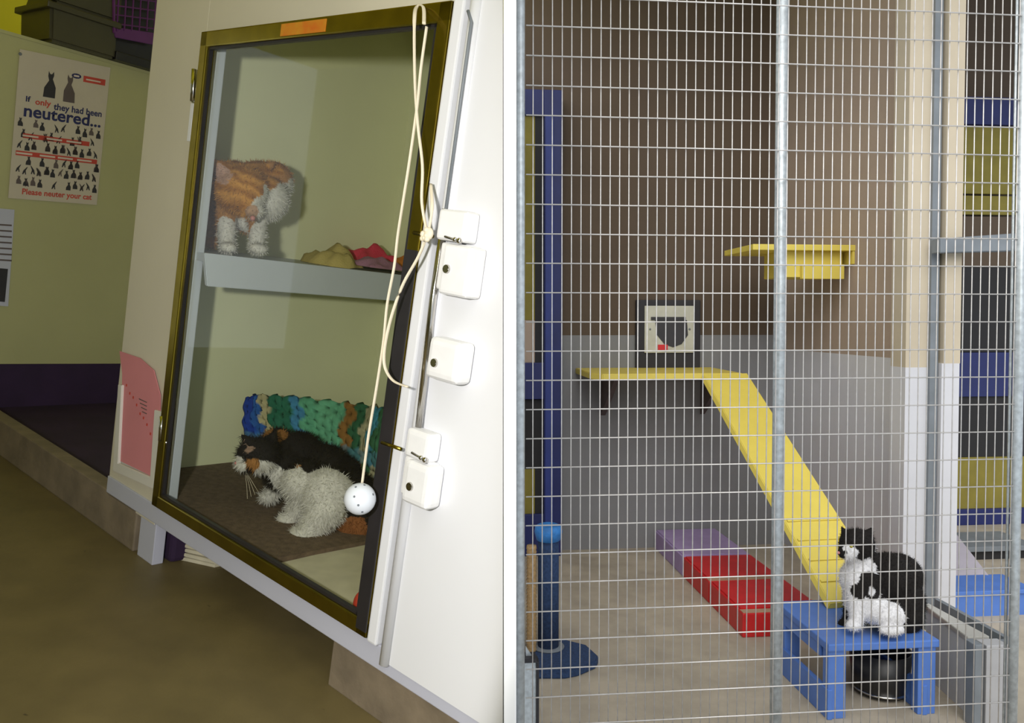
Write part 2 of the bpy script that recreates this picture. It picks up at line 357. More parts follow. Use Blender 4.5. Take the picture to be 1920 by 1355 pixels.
# -------- mat, newspaper, red toy
p = [Vector((US+.003, .035, 0)), Vector((.40, .035, 0)), hit(520, 1046, 2, .002), hit(692, 1013, 2, .002), Vector((.10, .80, 0)), Vector((.05, .86, 0)), Vector((US+.003, .86, 0))]
p[1] = Vector((hit(520, 1046, 2, .002).x-.03, .035, 0))
for q in p: q.z = -.0115
mo = obj('floor_mat', prism(p, (0, 0, .014)), M['mat_brown']); tag(mo, 'brown fleecy mat covering the floor of the pen under the calico cat', 'mat')
a = p[2]
np_ = thing('newspaper', (.6, .2, -.011), 'yellowed newspaper sheets lying in the near corner of the pen floor', 'newspaper')
n = prism([Vector((a.x+.006, .036, -.0118)), Vector((.80, .036, -.0118)), Vector((.475, .40, -.0118)), Vector((.44, .31, -.0118))], (0, 0, .004))
obj('sheet', n, M['paper'], np_)
n = prism([Vector((a.x+.05, .036, -.0078)), Vector((.80, .036, -.0078)), Vector((.60, .24, -.0078)), Vector((.47, .24, -.0078))], (0, 0, .003))
obj('sheet', n, M['paper'], np_)
n = prism([Vector((a.x+.09, .285, -.0078)), Vector((.55, .30, -.0078)), Vector((.50, .35, -.0078)), Vector((.47, .33, -.0078))], (0, 0, .006))
obj('sheet', n, M['poster'], np_)
rc = hit(671, 1133, 1, .03)
rt_ = obj('toy_mouse', sphere(rc+Vector((0, .005, 0)), .017, (.8, .8, 1.5), sub=3), M['red_dark'], smooth=True); tag(rt_, 'small red toy in the bottom corner of the glass door', 'toy')
# -------- fleeces on the shelf
def blob_cloth(name, u, v, nn, w_, d_, h_, m, label, seed):
    c = hit(u, v, 0, -.09); c = Vector((-.09, c.y, SW)); g = bmesh.new(); N_ = 18; vs = {}
    for lay in (0, 1):
        for i in range(N_+1):
            for j in range(N_+1):
                x = (i/N_-.5); y = (j/N_-.5)
                edge = max(0, 1-max(abs(x), abs(y))*2)**.5
                h = h_*edge*(.65+.6*noise.noise(Vector((x*4+seed, y*4, seed)))) if lay else 0
                vs[lay, i, j] = g.verts.new((c.x+x*d_*(1+.1*math.sin(6*y+seed)), c.y+nn+y*w_*(1+.12*math.sin(5*x+seed)), c.z+.001+max(h, 0)+.001*lay))
    for lay in (0, 1):
        for i in range(N_):
            for j in range(N_): g.faces.new((vs[lay, i, j], vs[lay, i+1, j], vs[lay, i+1, j+1], vs[lay, i, j+1]))
    for i in range(N_):
        for (q1, q2) in (((i, 0), (i+1, 0)), ((i, N_), (i+1, N_)), ((0, i), (0, i+1)), ((N_, i), (N_, i+1))):
            g.faces.new((vs[0, *q1], vs[0, *q2], vs[1, *q2], vs[1, *q1]))
    return g
def cloth(name, u, w_, d_, h_, z0, x0, m, label, seed):
    c = hit(u, 480, 0, -.05); g = blob_cloth(name, u, 480, 0, w_, d_, h_, m, label, seed)
    for q in g.verts: q.co.z += z0; q.co.x += x0
    o = obj(name, g, m, smooth=True); tag(o, label, 'blanket', 'fleeces heaped on the pen shelf'); return o
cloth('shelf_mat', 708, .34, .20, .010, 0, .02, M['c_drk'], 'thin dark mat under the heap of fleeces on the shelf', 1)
cloth('fleece', 627, .14, .16, .080, .000, 0, M['c_tan'], 'tan yellow fleece at the left end of the heap on the shelf', 2)
cloth('fleece', 690, .17, .10, .046, .012, .055, M['c_lil'], 'lilac fleece at the front of the heap on the shelf', 3)
cloth('fleece', 712, .17, .12, .085, .014, -.05, M['c_red'], 'bright red fleece on top of the heap on the shelf', 4)
cloth('fleece', 765, .16, .14, .062, .011, .0, M['c_or'], 'orange fleece at the right end of the heap on the shelf', 5)

# -------- crocheted blanket behind the calico cat
top = [(460, 745, .33), (500, 742, .39), (560, 748, .45), (640, 756, .50), (700, 762, .52), (732, 775, .50)]
bot = [(478, 850, .33), (540, 862, .40), (600, 868, .44), (650, 880, .44), (690, 895, .42), (722, 898, .40)]
stripe = [(.010, .045, .30), (.02, .10, .35), (.45, .40, .22), (.02, .14, .08), (.025, .15, .09), (.06, .24, .42), (.12, .40, .24), (.14, .42, .25), (.13, .40, .24), (.26, .13, .035), (.03, .12, .06), (.35, .33, .20), (.05, .24, .34), (.04, .14, .07)]
g = bmesh.new(); lay = g.verts.layers.float_color.new('tint'); NI, NJ = 84, 30; grid = {}
def lerp(a, b, t): return tuple(x+(y-x)*t for x, y in zip(a, b))
def along(l, t): t = t*(len(l)-1); i = min(int(t), len(l)-2); return lerp(l[i], l[i+1], t-i)
for i in range(NI+1):
    for j in range(NJ+1):
        s = i/NI; t = j/NJ; a = along(top, s); b = along(bot, s); P = lerp(hit(a[0], a[1], 1, a[2]), hit(b[0], b[1], 1, b[2]), t)
        P = Vector(P); P.y += -.025*math.sin(PI*t)+.012*noise.noise(Vector((s*9, t*5, 0)))
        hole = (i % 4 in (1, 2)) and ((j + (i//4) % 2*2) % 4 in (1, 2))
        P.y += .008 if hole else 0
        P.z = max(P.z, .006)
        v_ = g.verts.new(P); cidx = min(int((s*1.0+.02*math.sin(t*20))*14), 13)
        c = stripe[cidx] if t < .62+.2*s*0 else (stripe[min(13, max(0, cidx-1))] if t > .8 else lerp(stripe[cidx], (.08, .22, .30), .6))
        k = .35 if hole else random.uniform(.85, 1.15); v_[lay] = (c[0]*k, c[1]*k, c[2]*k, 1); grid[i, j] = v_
for i in range(NI):
    for j in range(NJ): g.faces.new((grid[i, j], grid[i+1, j], grid[i+1, j+1], grid[i, j+1]))
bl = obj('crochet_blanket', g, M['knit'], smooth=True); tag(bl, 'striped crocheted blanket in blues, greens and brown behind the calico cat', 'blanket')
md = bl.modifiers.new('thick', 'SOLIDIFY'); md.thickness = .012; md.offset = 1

# -------- card pocket
pk = thing('card_pocket', hit(250, 900, 1, 0), 'milky plastic pocket with a pink record card fixed left of the glass door', 'card holder')
def poly(pts, y, d, m, name, par, bevel=0): return obj(name, prism([hit(u, v, 1, y) for u, v in pts], (0, d, 0), bevel=bevel), m, par)
poly([(222, 722), (212, 880), (290, 918), (303, 770)], -.004, .003, M['clear'], 'backing', pk)
poly([(221, 720), (228, 722), (221, 868), (281, 894), (289, 768), (303, 772), (291, 918), (211, 882)], -.014, .009, M['clear'], 'rim', pk, bevel=.0015)
card = poly([(224, 658), (262, 671), (288, 694), (300, 740), (300, 770), (289, 800), (283, 892), (221, 862), (228, 760), (229, 700)], -.0075, .002, M['pink'], 'card', pk)
for k in range(8):
    t = k/7; u = 237+t*45; v = 722+t*88+3*math.sin(k*2); a = hit(u, v, 1, -.0078)
    obj('printed_mark', bx(a.x-.003, a.x+.003, a.y-.0004, a.y+.0004, a.z-.0032, a.z+.0032), M['p_red'], card)
for k in range(4):
    a = hit(262+k*2, 748+k*8, 1, -.0078)
    obj('printed_mark', bx(a.x-.004, a.x+.038-.006*k, a.y-.0004, a.y+.0004, a.z-.0012, a.z+.0010), M['p_brown'], card)

# -------- things on and above the end wall
def Wp(u, v, off=.004): return hit(u, v, 0, UW+off)
pc = [Wp(37, 92), Wp(207, 127), Wp(181, 384), Wp(15, 371)]
po = thing('poster', Wp(100, 380), 'tall neutering poster with rows of cat silhouettes pinned to the cream wall', 'poster')
obj('sheet', prism(pc, (.002, 0, 0)), M['poster'], po)
def pp(s, t, off=.0068):     # 0..1 across, 0..1 down the poster
    a = Vector(lerp(pc[0], pc[1], s)); b = Vector(lerp(pc[3], pc[2], s)); q = Vector(lerp(a, b, t)); q.x = UW+off; return q
def text(body, s0, s1, t0, t1, m, name, par, bold=True):
    cu = bpy.data.curves.new('txt', 'FONT'); cu.body = body; cu.size = 1; cu.offset = .025 if bold else 0; cu.resolution_u = 3
    o = bpy.data.objects.new('txt', cu); C.objects.link(o); bpy.context.view_layer.update()
    me = bpy.data.meshes.new_from_object(o.evaluated_get(bpy.context.evaluated_depsgraph_get())); bpy.data.objects.remove(o)
    me.materials.clear(); xs = [v.co.x for v in me.vertices]; x0, x1 = min(xs), max(xs)
    for v in me.vertices:
        s = s0+(s1-s0)*(v.co.x-x0)/(x1-x0); t = t1+(t0-t1)*(v.co.y)/.72; v.co = pp(s, t)
    return obj(name, me, m, par)
text('If', .10, .15, .298, .335, M['p_navy'], 'printed_word', po)
text('only', .20, .37, .305, .345, M['p_red'], 'printed_word', po)
text('they had been', .40, .95, .315, .36, M['p_navy'], 'printed_word', po)
text('neutered...', .09, .95, .352, .435, M['p_navy'], 'printed_headline', po)
text('Please neuter your cat', .14, .93, .925, .965, M['p_red'], 'printed_slogan', po)
def quad(s0, s1, t0, t1, off=.0064): return prism([pp(s0, t0, off), pp(s1, t0, off), pp(s1, t1, off), pp(s0, t1, off)], (.0003, 0, 0))
obj('printed_banner', quad(.70, .955, .092, .135), M['p_red'], po)
obj('printed_line', quad(.73, .90, .110, .120, .0068), M['p_white'], po)
n = bmesh.new(); n = prism([pp(.62+.055*math.cos(a/12*2*PI), .105+.018*math.sin(a/12*2*PI), .0064) for a in range(12)], (.0003, 0, 0), bm=n)
obj('printed_emblem', n, M['p_navy'], po); obj('printed_emblem', quad(.59, .65, .099, .111, .0068), M['p_white'], po)
obj('printed_band', quad(.10, .84, .55, .582), M['p_red'], po); obj('printed_band', quad(.04, .95, .672, .704), M['p_red'], po)
for (s, t) in ((.18, .566), (.44, .566), (.66, .566), (.13, .688), (.38, .688), (.58, .688), (.80, .688)): obj('printed_line', quad(s-.085, s+.085, t-.006, t+.006, .0068), M['p_white'], po)
def catshape(s, t, w_, h_, flip, n, seat=1):
    P = [(-.5, 1), (-.5, .55), (-.2, .2), (-.28, .05), (-.25, -.12), (-.1, 0), (.05, 0), (.18, -.12), (.2, .1), (.1, .28), (.45, .6), (.5, 1)] if seat else [(-.5, 1), (-.3, .5), (-.1, .35), (.3, .05), (.5, -.05), (.4, .15), (.15, .5), (.3, 1), (.1, 1), (0, .7), (-.3, 1)]
    return prism([pp(s+x*w_*flip, t+y*h_, .0064) for x, y in P], (.0003, 0, 0), bm=n)
for mm in ('p_black', 'p_brown'):
    n = bmesh.new(); random.seed(3)
    for row, t in enumerate((.452, .525, .60, .695, .765, .845)):
        for c_ in range(12):
            s = .07+c_*.078+random.uniform(-.01, .01); isb = random.random() < .35
            if isb == (mm == 'p_brown'): n = catshape(s+(.03 if row % 2 else 0), t+.012*(c_ % 2), .055, .05+.008*random.random(), random.choice((-1, 1)), n, random.random() < .65)
    obj('printed_cats', n, M[mm], po, kind='stuff')
obj('printed_cat', catshape(.34, .125, .13, .16, -1, None), M['p_black'], po); obj('printed_cat', catshape(.56, .125, .13, .17, 1, None), M['p_brown'], po)
obj('pin', sphere(Wp(38, 101, .008), .006, sub=2), M['pipe'], po)
nt_ = thing('notice_sheet', Wp(10, 560), 'white notice in a sleeve at the left edge below the poster', 'notice')
obj('sheet', prism([Wp(-30, 388), Wp(27, 393), Wp(15, 574), Wp(-40, 570)], (.002, 0, 0)), M['band'], nt_)
obj('printed_block', prism([Wp(-30, 500, .0066), Wp(15, 504, .0066), Wp(9, 566, .0066), Wp(-36, 562, .0066)], (.0004, 0, 0)), M['p_black'], nt_)
for k in range(7): obj('printed_line', prism([Wp(-25, 418+k*11, .0066), Wp(22, 421+k*11, .0066), Wp(22, 424+k*11, .0066), Wp(-25, 421+k*11, .0066)], (.0004, 0, 0)), M['p_brown'], nt_)
# pet carriers on top of the end wall
WT = 1.291
cr = thing('pet_carrier', (UW-.06, .45, WT), 'dark green plastic cat carrier with a purple grille, standing on top of the cream wall', 'carrier')
fx = UW+.05; ya = hit(91, 60, 0, fx).y; yb = hit(213, 80, 0, fx).y; yc = hit(320, 100, 0, fx).y
obj('lower_shell', prism([(fx, ya+.008, WT), (fx, yb+.015, WT), (fx, yb+.01, WT+.13), (fx, ya, WT+.13)], (-.30, 0, 0), bevel=.01), M['green_pl'], cr)
obj('rim', bx(fx-.32, fx+.014, ya-.016, yb+.02, WT+.118, WT+.142, bevel=.005), M['green_pl'], cr)
obj('upper_shell', prism([(fx, ya+.01, WT+.142), (fx, yb+.02, WT+.142), (fx, yb+.02, WT+.30), (fx, ya+.05, WT+.30)], (-.30, 0, 0), bevel=.012), M['green_pl'], cr)
obj('front_housing', prism([(fx-.03, yb+.01, WT), (fx-.03, yc+.3, WT), (fx-.03, yc+.3, WT+.30), (fx-.03, yb+.01, WT+.30)], (-.27, 0, 0)), M['dark_pl'], cr)
obj('foot_rail', bx(fx-.04, fx+.004, yb+.012, yc+.3, WT, WT+.035, bevel=.004), M['dark_pl'], cr)
gx = fx+.004
def Gp(u, v): return hit(u, v, 0, gx)
gr = obj('grille_frame', prism([Gp(212, 50), Gp(290, 62), Gp(288, 84), Gp(216, 70)], (-.01, 0, 0), bevel=.002), M['purple_pl'], cr)
for k in range(6):
    u = 222+k*14; obj('grille_bar', tube([Gp(u+2, -30), Gp(u-3, 58)], .0035, 6), M['purple_pl'], gr)
for k in range(5):
    v = -20+k*17; obj('grille_bar', tube([Gp(214, v-4), Gp(292, v+6)], .003, 6), M['purple_pl'], gr)
obj('grille_bar', tube([Gp(213, -30), Gp(214, 62)], .006, 6), M['purple_pl'], gr)
# things under the pen
tr = thing('plastic_tub', hit(312, 1058, 2, FA), 'dark purple plastic tub pushed under the pen', 'tub')
a = hit(312, 1052, 2, FA)
obj('tub_wall', bx(a.x-.03, a.x+.018, a.y, a.y+.2, FA, FA+.10, bevel=.012), M['purple_dark'], tr)
obj('tub_rim', bx(a.x-.033, a.x+.021, a.y-.004, a.y+.204, FA+.094, FA+.102, bevel=.003), M['purple_dark'], tr)
b = hit(350, 1056, 2, FA)
for k in range(4):
    z_ = FA+.012*k; q1 = hit(330, 1048, 2, FA); q2 = hit(402, 1064, 2, FA); q1.z = q2.z = z_; q2.x += .01*(k % 2)
    o = obj('folded_newspaper', prism([q1, q2, q2+Vector((.0, .2, 0)), q1+Vector((.0, .2, 0))], (0, 0, .009), bevel=.001), M['paper'])
    tag(o, ['lowest folded newspaper of the pile under the pen, on the floor', 'second folded newspaper up from the floor under the pen', 'third folded newspaper up from the floor under the pen', 'topmost folded newspaper of the pile under the pen'][k], 'newspaper', 'newspapers stored under the pen')

# ================================================================ animals
def catbody(name, blobs, caps, cones, colours, base_col, voxel, root, fur_n=9000, fur_l=.010, seed=1):
    n = bmesh.new()
    for b_ in blobs:
        c, r = b_[0], b_[1]; s = b_[2] if len(b_) > 2 else (1, 1, 1); rot = b_[3] if len(b_) > 3 else None
        n = join(n, sphere(c, r, s, rot, 3))
    for (a, ra, b, rb) in caps:
        K = 8
        for k in range(K+1):
            t = k/K; n = join(n, sphere(Vector(a).lerp(Vector(b), t), ra+(rb-ra)*t, sub=2))
    for (a, ra, b, flat) in cones:
        a, b = Vector(a), Vector(b)
        for k in range(9):
            t = k/8; n = join(n, sphere(a.lerp(b, t), max(ra*(1-t*.93), .0025), sub=1))
    me = bpy.data.meshes.new('tmp'); n.to_mesh(me); n.free(); o = bpy.data.objects.new('tmp', me); C.objects.link(o)
    m1 = o.modifiers.new('r', 'REMESH'); m1.mode = 'VOXEL'; m1.voxel_size = voxel
    m2 = o.modifiers.new('s', 'SMOOTH'); m2.iterations = 5; m2.factor = .5
    bpy.context.view_layer.update()
    me2 = bpy.data.meshes.new_from_object(o.evaluated_get(bpy.context.evaluated_depsgraph_get())); bpy.data.objects.remove(o)
    def colour(p):
        c = base_col; q = p + Vector((noise.noise(p*38+Vector((seed, 0, 0))), noise.noise(p*38+Vector((0, seed, 9))), noise.noise(p*38+Vector((5, 5, seed)))))*.010
        for (cc, rr, col) in colours:
            if callable(cc):
                if cc(q): c = col(q) if callable(col) else col
            elif (q-cc).length < rr: c = col(q) if callable(col) else col
        k = .88+.24*noise.noise(p*160)+.1; return (c[0]*k, c[1]*k, c[2]*k, 1)
    at = me2.color_attributes.new('tint', 'FLOAT_COLOR', 'POINT'); flat = []
    for v in me2.vertices: flat += colour(v.co)
    at.data.foreach_set('color', flat); me2.materials.clear(); me2.materials.append(M['tint'])
    # fur strands standing on the skin
    rnd = random.Random(seed); vs, fs, cs = [], [], []; polys = me2.polygons; me2.update()
    areas = [p.area for p in polys]; tot = sum(areas)
    for p in polys:
        k = p.area/tot*fur_n; cnt = int(k)+(1 if rnd.random() < k-int(k) else 0)
        for _ in range(cnt):
            c = p.center+Vector((rnd.uniform(-1, 1), rnd.uniform(-1, 1), rnd.uniform(-1, 1)))*voxel*.6; nn = p.normal
            dr = (nn*.55+Vector((rnd.uniform(-.5, .5), rnd.uniform(-.5, .5), rnd.uniform(-.9, .1)))*.8).normalized()*fur_l*rnd.uniform(.5, 1.2)
            sd_ = dr.cross(nn); sd_ = (sd_.normalized() if sd_.length > 1e-9 else Vector((1, 0, 0)))*.0008
            i = len(vs); c0 = c-nn*.001; vs += [c0-sd_, c0+sd_, c0+dr]; fs.append((i, i+1, i+2)); col = colour(c); cs += col*3
    b_o = obj('body', me2, None, root, smooth=True)
    mf = bpy.data.meshes.new('fur'); mf.from_pydata([tuple(v) for v in vs], [], fs); at = mf.color_attributes.new('tint', 'FLOAT_COLOR', 'POINT'); at.data.foreach_set('color', cs)
    f_o = obj('fur', mf, M['tint'], b_o, kind='stuff')
    return b_o
WH = (.62, .60, .55); OR = (.40, .165, .035); BK = (.013, .011, .010); TAN = (.42, .23, .10)
def px2m(px_, s): return px_*s/F
# ---- ginger and white cat on the pen shelf
def O(u, v, s=1.99): return dist(u, v, s+.06)
gb = O(462, 470, 1.99)
gc = thing('cat', (-.10, .25, SW), 'ginger and white cat crouching with its head bowed on the white shelf', 'cat')
def shelfpt(u, v): q = hit(u, v, 2, SW+.012); return q
r = lambda q: px2m(q, 2.0)
rtA = MAi.to_3x3() @ RT; dnA = -(MAi.to_3x3() @ UP); gw = O(487, 352, 2.08)
def stripes(q):
    v_ = math.sin((q.z*1.0+.25*q.y)*190+2.5*noise.noise(q*14)); t = .5+.5*v_
    return lerp((.34, .135, .010), (.58, .28, .045), t)
catbody('cat', [(O(487, 352, 2.14), r(58), (1, 1, .95)), (O(440, 345, 2.16), r(48)), (O(452, 356, 1.99), r(53), (1.12, .9, .88)), (O(420, 332, 2.02), r(30)),
                (O(471, 392, 1.965), r(25), (1.1, 1, .7)), (O(500, 372, 2.05), r(44)), (O(512, 340, 2.10), r(40)), (O(404, 385, 2.10), r(24)),
                (O(428, 464, 1.99), r(17), (1, 1, .62)), (O(484, 466, 2.0), r(18), (1, 1, .6))],
        [(O(425, 395, 2.04), r(22), O(425, 462, 2.01), r(15)), (O(482, 405, 2.06), r(21), O(482, 464, 2.03), r(15)), (O(399, 380, 2.12), r(18), O(396, 455, 2.1), r(13)), (O(440, 400, 2.08), r(26), O(468, 418, 2.09), r(24))],
        [(O(430, 330, 1.97), r(25), O(396, 296, 1.955), 1), (O(505, 312, 2.03), r(10), O(520, 300, 2.04), 1)],
        [(O(425, 445, 1.98), r(46), WH), (O(488, 456, 1.99), r(40), WH), (O(466, 350, 1.97), r(66), stripes), (O(455, 320, 2.1), r(90), stripes), (O(455, 425, 2.05), r(22), WH), (lambda q: (q-gw).dot(rtA)*.86+(q-gw).dot(dnA)*.51 > r(42), 0, WH),
         (O(472, 398, 1.94), r(13), (.42, .26, .16)), (O(408, 318, 1.93), r(23), (.50, .31, .23)), (O(420, 332, 1.92), r(15), (.48, .29, .20)), (O(393, 425, 2.1), r(22), TAN)],
        (.42, .20, .05), .0045, gc, fur_n=16000, fur_l=.011, seed=2)
obj('nose', sphere(O(474, 409, 1.925), r(5), sub=2), M['nose'], gc, smooth=True)
for (u, v) in ((449, 388),): obj('eye', sphere(O(u, v, 1.948), r(5), (1, 1, .35), sub=2), M['pupil'], gc, smooth=True)
# ---- calico cat on the mat
def K(u, v, s=2.0): return dist(u, v, s)
kc = thing('cat', (.25, .30, .004), 'calico kitten with a white chest and dark back crouching on the brown mat', 'cat')
BR = (.055, .032, .018); ORK = (.36, .17, .05)
catbody('cat', [(K(487, 853, 2.0), r(36), (1, 1, .95)), (K(460, 868, 1.985), r(18)), (K(468, 852, 1.99), r(24)), (K(530, 880, 2.06), r(40)), (K(575, 903, 2.03), r(50), (1, 1, .85)),
                (K(615, 925, 2.0), r(50)), (K(560, 856, 2.12), r(50)), (K(520, 835, 2.14), r(36)), (K(605, 885, 2.11), r(56)), (K(655, 930, 2.06), r(52)), (K(665, 975, 2.04), r(40), (1, 1, .9)), (K(640, 895, 2.13), r(44)),
                (K(502, 932, 2.10), r(17), (1.1, 1, .75)), (K(537, 976, 2.02), r(19), (1.15, 1, .72)), (K(566, 1003, 1.95), r(23), (1.2, 1, .7))],
        [(K(527, 900, 2.10), r(24), K(510, 930, 2.11), r(15)), (K(575, 930, 2.02), r(30), K(546, 972, 2.03), r(17)), (K(612, 950, 1.98), r(40), K(580, 1000, 1.96), r(20)),
         (K(690, 985, 2.02), r(22), K(640, 1005, 2.0), r(12))],
        [(K(474, 836, 1.985), r(17), K(450, 812, 1.98), 1), (K(508, 828, 2.02), r(15), K(518, 802, 2.03), 1)],
        [(K(570, 830, 2.2), r(130), BK), (K(528, 806, 2.10), r(20), ORK), (K(500, 806, 2.12), r(14), ORK), (K(598, 945, 1.93), r(76), WH), (K(555, 920, 1.98), r(58), WH), (K(512, 890, 1.97), r(38), WH), (K(560, 990, 1.98), r(60), WH), (K(500, 935, 2.08), r(30), WH),
         (K(500, 834, 1.99), r(37), BK), (K(540, 854, 2.0), r(27), BK), (K(590, 876, 2.04), r(42), BK), (K(617, 893, 2.0), r(16), ORK), (K(452, 870, 1.97), r(17), WH), (K(474, 872, 1.95), r(14), ORK), (K(464, 840, 1.95), r(9), (.33, .22, .16)), (K(456, 824, 1.96), r(8), (.33, .22, .16)),
         (K(560, 868, 1.99), r(7), TAN), (K(690, 945, 2.0), r(42), BK), (K(662, 1000, 2.0), r(34), (.24, .09, .03))],
        BK, .0045, kc, fur_n=20000, fur_l=.014, seed=5)
obj('eye', sphere(K(457, 857, 1.955), r(3.5), sub=2), M['pupil'], kc, smooth=True); obj('nose', sphere(K(443, 868, 1.975), r(3.5), sub=2), M['nose'], kc, smooth=True)
for k in range(4): obj('whisker', tube(smoothpath([K(458, 878, 2.0), K(462+k*4, 905, 1.98), K(464+k*7, 935-k*4, 1.96)], 4), .0004, 4), M['string'], kc)

# ================================================================ B: OUTDOOR RUN
frame(MB)
D = 4.95
L = hit(1475, 600, 1, D).x; yn = (lambda q: q)(0)
def side_y(u):               # depth at which the side wall is seen at picture column u
    return hit(u, 600, 0, L).y
YN = side_y(1702)
XL = cp(4.9, hw, 0).x
struct('floor', bx(XL-.9, 4.6, 1.7, 6.4, -.08, 0), M['floor_b'])
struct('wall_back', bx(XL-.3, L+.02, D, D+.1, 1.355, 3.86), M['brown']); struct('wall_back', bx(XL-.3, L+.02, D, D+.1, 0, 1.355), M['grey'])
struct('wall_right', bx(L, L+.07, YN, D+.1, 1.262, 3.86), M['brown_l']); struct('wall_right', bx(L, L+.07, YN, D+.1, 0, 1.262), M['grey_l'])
struct('ceiling', bx(XL-.3, 5.2, 2.75, 6.5, 3.85, 3.93), M['white_b'])
# cream / white post at the near end of the side wall
ye = YN-.02
def px_x(u, y): return hit(u, 600, 1, y).x
zs = hit(1740, 686, 1, ye).z
struct('trim_3', bx(px_x(1699, ye-.1), px_x(1742, ye-.1), ye-.1, ye+.02, zs, 3.86), M['cream_b']); struct('trim_3', bx(px_x(1699, ye-.1), px_x(1742, ye-.1), ye-.1, ye+.02, .0, zs), M['white_b'])
struct('trim_4', bx(px_x(1743, ye), px_x(1762, ye), ye+.02, ye+.1, 0, 3.86), M['pipe'])
struct('trim_5', bx(px_x(1760, ye-.1), px_x(1791, ye-.1), ye-.14, ye+.06, zs+.02, 3.86), M['cream_b']); struct('trim_5', bx(px_x(1757, ye-.1), px_x(1790, ye-.1), ye-.14, ye+.06, 0, zs+.02), M['white_b'])
struct('trim_6', bx(px_x(1745, ye-.12), px_x(1760, ye-.12), ye-.12, ye-.05, 0, 3.86), M['pipe'])
# far back wall of the neighbouring run, and its blue framed front
struct('wall_back', bx(L+.07, 5.2, 5.6, 5.7, 0, 3.86), M['brown'])
def blue_unit(name, y, u0, u1, label, parts):
    t = thing(name, (hit((u0+u1)/2, 600, 1, y).x, y, 0), label, 'partition')
    for (nm, a, b, v0, v1, m, dy) in parts:
        p = hit(a, v0, 1, y+dy); q = hit(b, v1, 1, y+dy)
        obj(nm, bx(p.x, q.x, y+dy, y+dy+.035, max(q.z, 0), p.z, bevel=.003), M[m], t)
    return t
blue_unit('blue_frame_panel', 4.86, 985, 1055, 'tall navy wooden frame with yellow boards at the left end of the run', [
    ('post', 1021, 1054, 168, 1046, 'blue_d', -.03), ('face_strip', 1023, 1037, 215, 1040, 'blue_m', -.036), ('top_rail', 960, 1048, 166, 216, 'blue_d', -.02), ('board', 960, 1003, 217, 600, 'olive', .0), ('board', 1003, 1021, 217, 680, 'black_b', .0),
    ('middle_rail', 960, 1020, 680, 748, 'blue_d', -.02), ('board', 960, 1003, 600, 680, 'brown_l', .0), ('board', 960, 1020, 749, 880, 'black_b', .01), ('board', 960, 1003, 880, 965, 'olive', .0), ('board', 1003, 1021, 880, 965, 'black_b', .0), ('bottom_rail', 960, 1021, 965, 1046, 'blue_d', -.02)])
blue_unit('blue_frame_panel', 5.3, 1790, 1910, 'navy-railed partition with yellow and black panels in the neighbouring run', [
    ('top_rail', 1790, 1960, 180, 236, 'blue_d', -.02), ('board', 1790, 1960, 237, 365, 'olive', 0), ('board', 1790, 1960, 366, 404, 'olive', .01), ('board', 1790, 1960, 405, 500, 'brown', .0), ('board', 1790, 1960, 501, 660, 'black_b', 0),
    ('middle_rail', 1790, 1960, 661, 742, 'blue_d', -.02), ('board', 1790, 1960, 743, 855, 'black_b', 0), ('board', 1790, 1960, 856, 955, 'olive', .0), ('lower_rail', 1780, 1960, 956, 1016, 'blue_d', -.03), ('board', 1780, 1960, 1017, 1060, 'pipe', 0)])
# shelf of the neighbouring run
n = prism([hit(1762, 474, 1, ye-.2), hit(1762, 447, 1, ye-.2), hit(1906, 437, 1, ye-.2), hit(1906, 470, 1, ye-.2)], (0, .061, 0), bevel=.003)
tag(obj('high_shelf', n, M['pipe']), 'grey shelf board crossing the cream post in the neighbouring run', 'shelf')
# -------- cat flap
cf = thing('cat_flap', hit(1252, 690, 1, D-.02), 'cream cat flap in a black frame on the back wall', 'cat flap')
def rect(u0, v0, u1, v1, y, th, m, name, par, bev=.002):
    a = hit(u0, v0, 1, y); b = hit(u1, v1, 1, y); return obj(name, bx(a.x, b.x, y, y+th, b.z, a.z, bevel=bev), m, par)
rect(1193, 562, 1313, 692, D-.03, .029, M['p_black'], 'frame', cf, .006)
rect(1209, 573, 1301, 661, D-.042, .012, M['flap_cream'], 'panel', cf, .004)
U = [(1228, 600), (1288, 600), (1290, 628), (1278, 645), (1262, 651), (1246, 645), (1232, 628)]
obj('flap', prism([hit(u, v, 1, D-.046) for u, v in U], (0, .004, 0)), M['flap_dark'], cf)
rect(1221, 594, 1286, 600, D-.05, .008, M['flap_dark'], 'hinge_bar', cf, .001)
rect(1234, 646, 1252, 656, D-.05, .008, M['red'], 'lock', cf, .001)['label'] = 'red lock'
for u, v in ((1293, 617), (1219, 617)): obj('screw', sphere(hit(u, v, 1, D-.043), .007, sub=2), M['pipe'], cf)
# -------- yellow platform + ramp
PZ = 1.150
pf = thing('platform', (1.0, 4.6, PZ), 'yellow wooden platform on the back wall under the cat flap', 'platform')
pa = hit(1113, 697, 1, 4.38).x; pb = hit(1392, 697, 1, 4.38).x
n = prism([(pa+.05, 4.38, PZ), (pb, 4.38, PZ), (pb+.02, D, PZ), (pa, D, PZ), (pa, 4.46, PZ)], (0, 0, -.035), bevel=.004)
obj('board', n, M['yellow'], pf)
for u in (1150, 1350):
    x = hit(u, 715, 1, 4.6).x; obj('bracket', prism([(x, D, PZ-.035), (x, 4.55, PZ-.035), (x, D, PZ-.3)], (.03, 0, 0)), M['p_brown'], pf)
ra = thing('ramp', (1.5, 3.4, .27), 'long yellow cat ramp leading from the platform down to the blue stool', 'ramp')
t0 = hit(1318, 708, 1, 4.38); t1 = hit(1401, 700, 1, 4.38); SZ = .28; b0 = hit(1556, 1136, 2, SZ+.012); b1 = hit(1672, 1128, 2, SZ+.012)
t0.z = t1.z = PZ
b1.y = b0.y+.02
b0.z = b1.z = SZ+.026
